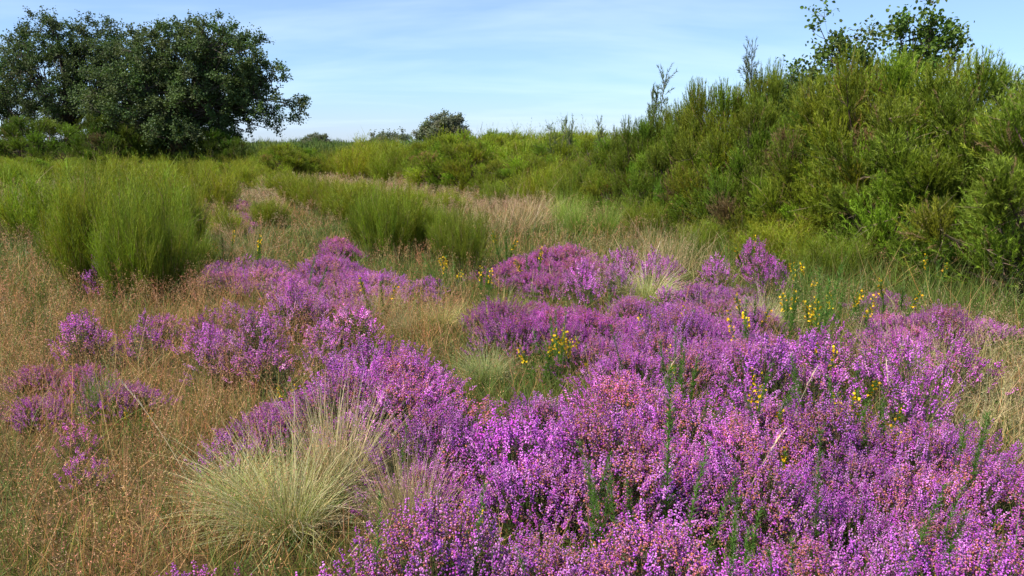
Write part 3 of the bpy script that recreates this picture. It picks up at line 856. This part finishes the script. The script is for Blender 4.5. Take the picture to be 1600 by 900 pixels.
for k, (v, px, py, s, c, lab) in enumerate([
 (0, 450, 838, 0.88, None, 'big pale green grass tussock spreading at lower left'),
 (0, 375, 805, 0.62, None, 'left half of the spreading pale tussock leaning outward'),
 (1, 525, 785, 0.95, (1.05, 1.0, .95), 'upright straw coloured tuft inside the right of the big tussock'),
 (1, 640, 860, 0.75, (1.0, .92, .85), 'straw coloured tuft between big tussock and bottom heather'),
 (0, 1010, 470, 0.95, (1.0, 1.05, 1.0), 'small pale tussock in the middle of the violet drift'),
 (2, 1010, 440, 1.5, (1.15, 1.0, .95), 'loose stand of straw stems behind the middle tussock'),
 (2, 1050, 420, 1.5, (1.1, 1.0, .95), 'loose straw stems right of the middle tussock'),
 (2, 790, 372, 2.0, (1.15, 1.0, .95), 'tall straw stems right of the rounded broom'),
 (2, 820, 360, 1.7, (1.15, 1.0, .95), 'thin straw stems beyond the magenta patch'),
 (1, 900, 370, 1.3, (.55, .90, .25), 'green rush tuft beyond the magenta patch'),
 (1, 945, 372, 1.3, (.55, .90, .25), 'green rush tuft left of the thicket foot'),
 (1, 880, 355, 1.3, (.6, .95, .25), 'green rush tuft behind the magenta patch'),
 (2, 1440, 640, 1.0, None, 'loose straw tuft on the dry slope at the right edge'),
 (0, 1400, 600, 0.6, (1.0, .95, .9), 'low pale tussock on the dry slope at right'),
 (0, 1190, 520, 0.75, None, 'low pale tussock beside yellow gorse right of the drift'),
 (0, 760, 600, 0.55, (.8, .9, .8), 'low grey green tuft in the gap left of the dome'),
 (0, 690, 510, 0.6, (.9, .85, .7), 'low olive tussock in the hollow behind the lilac mound'),
 (0, 780, 510, 0.65, (.9, .85, .7), 'low olive tussock right of the hollow'),
 (2, 390, 400, 1.4, (.9, .85, .8), 'thin grass tuft behind the left middle heather'),
 (0, 600, 490, 0.6, (.9, .85, .7), 'low olive tussock in the dry grass left of the hollow'),
 (1, 160, 660, 0.5, (.45, .8, .35), 'green grass tuft in the dry meadow at lower left'),
 (1, 630, 530, 0.5, (.9, .9, .8), 'short straw tuft behind the lilac mound')]):
    x, y = at(px, py, 0.0)
    place(TU[v], x, y, k * 2.1, s, lab, 'grass tussock', 'grass tussocks', c)

# ------------------------------------------------------------------ gorse: bristly shoots, some with yellow flowers
def gorse_mesh(mb, base, D, L, r, w=0.050, col=(0.095, 0.19, 0.028), n=260):
    ribbons(mb, base[None], D[None], L, 0.006, np.zeros((1, 3)), 3, np.array(col) * 0.8, np.array(col), r)
    t = r.uniform(0.05, 1, n)
    p = base + D * (L * t)[:, None]
    side = rdir(n, r); side = unit(side - D * (side @ D)[:, None])
    needles(mb, p, unit(side + D * 0.9), w * (1.05 - 0.55 * t) * r.uniform(0.7, 1.2, n), 0.0028, jit(col, n, .22, r), r)
PET = np.array([(0, 0, 0), (0.5, 0.55, 0.22), (0, 1.0, 0.05), (-0.5, 0.55, 0.22)]); PET_F = np.array([(0, 1, 2, 3)])
def gorse_parts(seed, shoots, clusters, L=0.26, spread=0.35):
    r = np.random.default_rng(seed); gm = MB(); parts = []; ends = []
    for k in range(shoots):
        D = unit(np.array([r.normal() * spread, r.normal() * spread, 1.0])); b0 = np.array([r.normal() * 0.03, r.normal() * 0.03, -0.02])
        l = L * (r.uniform(0.85, 1.1) if not clusters else r.uniform(0.6, 1.1)); gorse_mesh(gm, b0, D, l, r, n=260 if shoots > 4 else 480); ends.append((b0, D, l))
    parts.append(gm.build('foliage', M_green))
    for k in range(clusters):
        ym = MB(); b0, D, l = ends[k % len(ends)]
        n = 20; t = r.uniform(0.68, 1.02, n); sd = rdir(n, r)
        stamp(ym, PET, PET_F, b0 + D * (l * t)[:, None] + sd * 0.010, sd + D * 0.5, r.uniform(0.012, 0.020, n), jit((0.85, 0.52, 0.012), n, .14, r), r)
        parts.append(ym.build('flower_cluster', M_yellow))
    return parts
GS = [proto('gorse_shoot', gorse_parts(800 + i, n, 0, 0.56, .10)) for i, n in enumerate((1, 2, 3))]
GF = [proto('flowering_gorse', gorse_parts(820 + i, n, c, 0.38, .30)) for i, (n, c) in enumerate(((5, 3), (8, 5), (3, 2)))]
SH = [(1042, 740, 1.45, 0, 'tallest bristly green gorse shoot in the lower centre heather'), (975, 770, 1.0, 0, 'bristly gorse shoot left of the tallest one'), (990, 775, .9, 1, 'paired gorse shoots just left of the tallest one'),
 (905, 735, .95, 0, 'gorse shoot at the left of the lower centre group'), (935, 765, .85, 2, 'short gorse shoots between heather left of the group'), (1085, 780, 1.1, 1, 'paired gorse shoots right of the tallest one'),
 (1130, 850, 1.1, 0, 'pale tipped gorse shoot leaning left near the bottom'), (1155, 830, .85, 2, 'short gorse shoots above the bottom edge'), (1290, 760, 1.1, 0, 'single dark gorse shoot in the right foreground'),
 (1425, 820, 1.1, 1, 'paired gorse shoots near the bottom right corner'), (1440, 780, .9, 0, 'single gorse shoot above the bottom right pair'), (712, 868, 1.0, 0, 'gorse shoot on the bottom edge left of centre'),
 (582, 880, 1.0, 0, 'gorse shoot at the bottom left end of the heather'), (985, 535, .95, 0, 'leaning gorse shoot behind the central dome'), (1045, 560, 1.0, 1, 'gorse shoots behind the dome top'),
 (1065, 600, 1.1, 2, 'gorse shoots at the right shoulder of the dome'), (1190, 620, 1.1, 1, 'gorse shoots among yellow flowers right of the dome'), (1260, 600, .9, 1, 'gorse shoots in the loose heather at right'),
 (1280, 500, 1.5, 2, 'fan of long green shoots before the thicket'), (1240, 480, 1.3, 1, 'long green shoots left of the fan'), (480, 440, 1.2, 1, 'green shoots before the bright violet patch'),
 (870, 500, .9, 2, 'green shoots just behind the yellow gorse'), (1375, 665, 1.0, 1, 'gorse shoots before the dry slope at right'), (615, 700, .8, 0, 'gorse shoot in the lilac heather right of the tussock'),
 (1500, 700, 1.1, 2, 'gorse shoots at the far right edge'), (1230, 850, .8, 1, 'gorse shoots near the bottom right of centre'), (840, 860, .7, 1, 'small gorse shoots at the bottom centre')]
for k, (px, py, s, v, lab) in enumerate(SH):
    x, y = at(px, py, 0.32)
    place(GS[v], x, y, k * 1.7, s * 0.80, lab, 'gorse', 'bristly gorse shoots', None, (rng.normal() * .12, rng.normal() * .14))
FL = [(868, 535, 1.15, 1, 'bright yellow gorse cluster in the gap before the dome'), (845, 538, 1.0, 2, 'yellow gorse sprig at the left of the bright cluster'), (893, 530, 1.0, 0, 'yellow gorse sprig at the right of the bright cluster'),
 (1080, 490, 1.2, 2, 'orange yellow gorse sprig in the drift beyond the dome'), (1166, 508, 1.3, 0, 'gorse with deep yellow blooms right of the drift'), (1170, 475, 1.2, 2, 'yellow sprig behind the deep yellow gorse'),
 (1240, 475, 1.4, 2, 'tall yellow sprig before the thicket foot'), (1275, 495, 1.5, 1, 'flowering gorse in the fan of green shoots'), (1345, 480, 1.3, 0, 'yellow gorse left of the dark heather'),
 (1320, 470, 1.2, 2, 'small yellow sprig left of the dark heather gorse'), (1255, 430, 1.5, 0, 'yellow gorse close to the thicket foot'), (1465, 425, 1.6, 2, 'yellow blooms under the right end of the thicket'),
 (1200, 625, 1.1, 1, 'yellow gorse right of the dome shoulder'), (1225, 640, 1.0, 0, 'yellow gorse beside the dry stalk at right'), (1185, 590, 1.0, 2, 'small yellow sprig behind the dome shoulder gorse'),
 (1300, 560, 1.1, 0, 'yellow gorse in the loose heather at right'), (1325, 590, 1.0, 2, 'yellow sprig in the loose heather right of centre'), (1255, 560, 1.0, 0, 'yellow gorse left in the loose heather'),
 (1335, 625, 1.0, 0, 'yellow gorse behind the right foreground drift'), (1375, 640, 1.0, 2, 'yellow sprig before the dry slope'), (1385, 672, 1.0, 0, 'yellow gorse at the edge of the dry slope'),
 (1045, 550, .9, 2, 'yellow sprig behind the top of the dome'), (1250, 690, .9, 2, 'yellow sprig in the right foreground drift'), (1190, 700, .8, 2, 'small yellow sprig low in the right drift'),
 (700, 412, 1.5, 0, 'yellow gorse at the foot of the rounded broom'), (760, 425, 1.4, 2, 'yellow sprig right of the rounded broom foot'), (832, 405, 1.5, 2, 'yellow sprig in the magenta patch'), (785, 380, 1.5, 2, 'yellow sprig left of the magenta patch'),
 (405, 385, 1.6, 2, 'orange yellow sprig in the left middle heather'), (350, 378, 1.7, 2, 'yellow sprig behind the left middle heather'), (590, 450, 1.3, 2, 'yellow sprig in front of the bright violet patch'),
 (450, 575, .6, 2, 'small yellow sprig in the meadow left of the mound'), (470, 580, .55, 2, 'small yellow sprig close to the mound'), (210, 612, .55, 2, 'yellow sprig before the left edge heather'),
 (150, 335, 2.0, 0, 'yellow flowers beside the brooms at the left edge'), (1230, 740, .8, 2, 'yellow sprig in front of the right drift'), (1440, 850, .7, 0, 'yellow gorse in the bottom right corner'), (1165, 390, 1.6, 2, 'yellow sprig at the thicket foot left part'),
 (1400, 465, 1.3, 2, 'yellow sprig among the dark heather'), (1020, 490, 1.1, 2, 'yellow sprig before the middle tussock'), (720, 790, .7, 2, 'tiny yellow sprig in the lower centre gap')]
for k, (px, py, s, v, lab) in enumerate(FL):
    x, y = at(px, py, 0.27)
    place(GF[v], x, y, k * 2.3, min(s, 1.35) * 0.86, lab, 'gorse', 'flowering gorse sprigs', None, (rng.normal() * .06, rng.normal() * .06))

# dry bent stalks
def stalk_parts(seed, w=0.004):
    r = np.random.default_rng(seed); m = MB()
    e = ribbons(m, np.array([[0, 0, 0.0]]), unit(np.array([[0.25, 0.1, 1.0]])), 0.5, w, np.array([[0.22, 0.0, -0.08]]), 6, np.array((0.52, 0.42, 0.24)), np.array((0.68, 0.55, 0.36)), r, 0.4)
    n = 24; t = r.uniform(0.78, 1.0, n)
    D = unit(np.array([0.25, 0.1, 1.0])); G = np.array([0.22, 0, -0.08])
    p = D * (0.5 * t)[:, None] + G * (0.5 * t ** 2)[:, None]
    needles(m, p, unit(D + G + rdir(n, r) * 0.25), 0.02, 0.004, jit((0.68, 0.56, 0.38), n, .1, r), r)
    return [m.build('stalk', M_grass)]
ST = proto('dry_stalk', stalk_parts(900))
for k, (px, py, s, rz, lab) in enumerate([(1215, 745, 1.0, .4, 'thick dry stalk leaning right among yellow gorse'), (1130, 880, 1.0, .2, 'dry stalk crossing the bottom heather'), (1005, 690, .8, .3, 'short dry stalk on the dome'),
   (1395, 745, 1.0, 1.2, 'dry stalk before the dry slope'), (310, 800, 1.1, 2.9, 'dry stalk leaning left out of the big tussock'), (1010, 470, 1.2, .8, 'dry stalk by the middle tussock'), (1360, 430, 1.6, .5, 'tall pale stalk before the dark hollow of the thicket'),
   (1435, 400, 1.6, .1, 'pale stalk at the right foot of the thicket'), (830, 400, 1.4, 1.0, 'thin stalk in the magenta patch')]):
    x, y = at(px, py, 0.0)
    place(ST, x, y, rz, s, lab, 'dry stalk', 'dry bent stalks')

# ------------------------------------------------------------------ grass cover
# dryness fields, written as blobs on the ground
def blob(x, y, px, py, hx, hy):
    qx, qy = to_px(x, y, 0.1)
    return np.exp(-(((qx - px) / hx) ** 2 + ((qy - py) / hy) ** 2))
def tan_field(x, y):
    v = 0
    for b_ in [(330, 600, 190, 110, 1.1), (200, 740, 180, 130, 1.0), (230, 880, 200, 80, .8), (400, 530, 170, 60, .9), (560, 470, 120, 40, .6), (420, 315, 70, 20, .55), (330, 350, 70, 22, .6),
               (660, 300, 100, 9, .5), (800, 330, 90, 14, .6), (480, 280, 60, 8, .5), (680, 480, 100, 40, .7), (50, 600, 160, 150, .9), (250, 440, 130, 40, .5), (730, 780, 60, 60, .4), (950, 355, 80, 18, .5)]:
        v = v + b_[4] * blob(x, y, *b_[:4])
    return np.clip(v, 0, 1.2)
def straw_field(x, y):
    v = 0
    for b_ in [(1440, 600, 110, 80, 1.1), (1600, 640, 160, 90, 1.0), (1190, 490, 90, 30, .6), (640, 830, 90, 60, .9), (1000, 420, 130, 28, .8), (1420, 540, 90, 30, .8), (800, 330, 120, 22, .7), (600, 292, 130, 9, .6), (490, 279, 60, 8, 1.0)]:
        v = v + b_[4] * blob(x, y, *b_[:4])
    return np.clip(v, 0, 1.2)
def green_field(x, y):
    v = 0
    for b_ in [(1290, 450, 170, 45, 1.0), (900, 352, 130, 18, .9), (200, 440, 140, 50, .7), (330, 370, 90, 25, .6), (700, 455, 120, 20, .5), (1100, 390, 140, 22, .8), (1500, 480, 160, 40, .8), (150, 660, 40, 70, .6), (560, 500, 60, 20, .4), (300, 760, 60, 30, .5), (100, 800, 90, 30, .4), (420, 440, 90, 20, .5), (440, 600, 40, 20, .5), (230, 560, 60, 18, .4), (640, 470, 80, 25, .5), (470, 340, 60, 10, .5), (250, 690, 50, 20, .4)]:
        v = v + b_[4] * blob(x, y, *b_[:4])
    return np.clip(v, 0, 1)
def scatter(n, d0, d1, ang=0.70, ex=1.6, dn=4.0):
    """ground points, density constant to dn metres, then thinning as (dn/d)^ex"""
    dd = np.linspace(d0, d1, 400); wgt = dd * np.minimum(1, (dn / dd) ** ex); cdf = np.cumsum(wgt); cdf /= cdf[-1]
    d = np.interp(rng.uniform(0, 1, n), cdf, dd); a = rng.uniform(-ang, ang, n)
    return d * np.sin(a), d * np.cos(a), d
def near_heather(x, y):
    out = np.zeros(len(x))
    for a, b2 in HX: out = np.maximum(out, np.exp(-((x - a) ** 2 + (y - b2) ** 2) / 0.15))
    return out
n = 300000
x, y, d = scatter(n, 1.3, 40)
tf, sf = tan_field(x, y), straw_field(x, y)
nh = near_heather(x, y)
keep = rng.uniform(0, 1, n) > nh * 0.75
x, y, d, tf, sf = x[keep], y[keep], d[keep], tf[keep], sf[keep]; n = len(x)
dry = np.clip(0.14 + 0.46 * tf + 0.70 * sf + 0.8 * (fbm(x, y, 1.5, 31) - 0.5), 0, 1)
isd = (rng.uniform(0, 1, n) < dry)[:, None]
straw = (rng.uniform(0, 1, n) < sf / (sf + tf + 0.2))[:, None]
gf = green_field(x, y)
dry = dry * (1 - 0.8 * gf); isd = (rng.uniform(0, 1, n) < dry)[:, None]
c_g = jit((0.105, 0.145, 0.024), n, .25); c_t = np.where(straw, jit((0.42, 0.34, 0.16), n, .2), jit((0.36, 0.20, 0.075), n, .25))
c = np.where(isd, c_t, c_g)
far = np.maximum(1, d / 5.0) ** 0.7
patch = fbm(x, y, 1.0, 33)
L = rng.uniform(0.06, 0.20, n) * (1 + 0.9 * gf) * (0.7 + 0.8 * patch) * np.where(isd[:, 0], 1.15, 1)
P = np.stack([x, y, gz(x, y) - 0.005], 1)
D = unit(np.array([0, 0, 1.0]) + 0.42 * rng.normal(size=(n, 3)))
mb = MB()
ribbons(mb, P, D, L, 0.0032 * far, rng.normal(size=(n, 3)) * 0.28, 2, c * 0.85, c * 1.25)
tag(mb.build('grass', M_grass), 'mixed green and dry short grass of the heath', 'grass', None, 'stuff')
# fine bent grass with misty tan panicles
n = 46000
x, y, d = scatter(n, 1.5, 32, 0.66, 1.4, 5.0)
tf, sf = tan_field(x, y), straw_field(x, y)
keep = rng.uniform(0, 1, n) < np.clip(0.10 + 0.95 * tf + 0.5 * sf, 0, 1) * (0.35 + 0.9 * fbm(x, y, 0.9, 41)) * (1 - 0.85 * near_heather(x, y)) * (1 - 0.8 * green_field(x, y))
x, y, d, tf, sf = x[keep], y[keep], d[keep], tf[keep], sf[keep]; n = len(x)
print('panicles', n)
far = np.maximum(1, d / 5.0) ** 0.8
H_ = rng.uniform(0.22, 0.42, n)
P = np.stack([x, y, gz(x, y)], 1)
D = unit(np.array([0, 0, 1.0]) + 0.16 * rng.normal(size=(n, 3)))
G = rng.normal(size=(n, 3)) * 0.12
c = jit((0.50, 0.28, 0.13), n, .22)
mix = np.clip(sf / (tf + sf + .1), 0, 1)[:, None]; c = c * (1 - mix) + jit((0.48, 0.38, 0.20), n, .15) * mix
fb = np.clip((d - 8) / 10, 0, 1)[:, None]; c = c * (1 - fb) + jit((0.44, 0.33, 0.18), n, .15) * fb
pink = (rng.uniform(0, 1, n) < 0.35)[:, None]; c = np.where(pink, c * np.array([1.1, 0.85, 1.0]), c)
mb = MB()
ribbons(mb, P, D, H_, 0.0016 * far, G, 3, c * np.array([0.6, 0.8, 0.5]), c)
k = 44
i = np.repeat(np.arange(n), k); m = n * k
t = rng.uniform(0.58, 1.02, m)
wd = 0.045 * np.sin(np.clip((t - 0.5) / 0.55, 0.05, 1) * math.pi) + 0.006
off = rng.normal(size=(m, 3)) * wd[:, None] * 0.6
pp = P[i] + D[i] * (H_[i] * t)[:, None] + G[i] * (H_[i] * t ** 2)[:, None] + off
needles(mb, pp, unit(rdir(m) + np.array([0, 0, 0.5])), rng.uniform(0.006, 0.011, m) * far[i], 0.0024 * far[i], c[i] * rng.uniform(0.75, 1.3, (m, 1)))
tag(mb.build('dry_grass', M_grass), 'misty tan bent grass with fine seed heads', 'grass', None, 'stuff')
# low green ground cover: creeping gorse and moss between the clumps
n = 150000
x, y, d = scatter(n, 1.3, 22, 0.70, 1.5, 4.0)
cov = fbm(x, y, 1.3, 51) + 0.25 * near_heather(x, y) - 0.30 * np.clip(tan_field(x, y), 0, 1)
keep = cov > 0.45
x, y, d = x[keep], y[keep], d[keep]; n = len(x)
far = np.maximum(1, d / 5.0) ** 0.7
hgt = rng.uniform(0, 1, n) * (0.06 + 0.12 * vnoise(x, y, 2.2, 52))
mb = MB()
needles(mb, np.stack([x, y, gz(x, y) + hgt], 1), unit(np.array([0, 0, .8]) + rdir(n)), rng.uniform(0.015, 0.04, n) * far, 0.004 * far, jit((0.060, 0.100, 0.020), n, .3))
tag(mb.build('ground_cover', M_green), 'low dark green creeping growth between the heather', 'ground cover', None, 'stuff')

for d_ in PARK:
    if not d_['used']:
        for p in d_['parts']: bpy.data.objects.remove(p)
        bpy.data.objects.remove(d_['root'])
print('objects', len(bpy.data.objects))
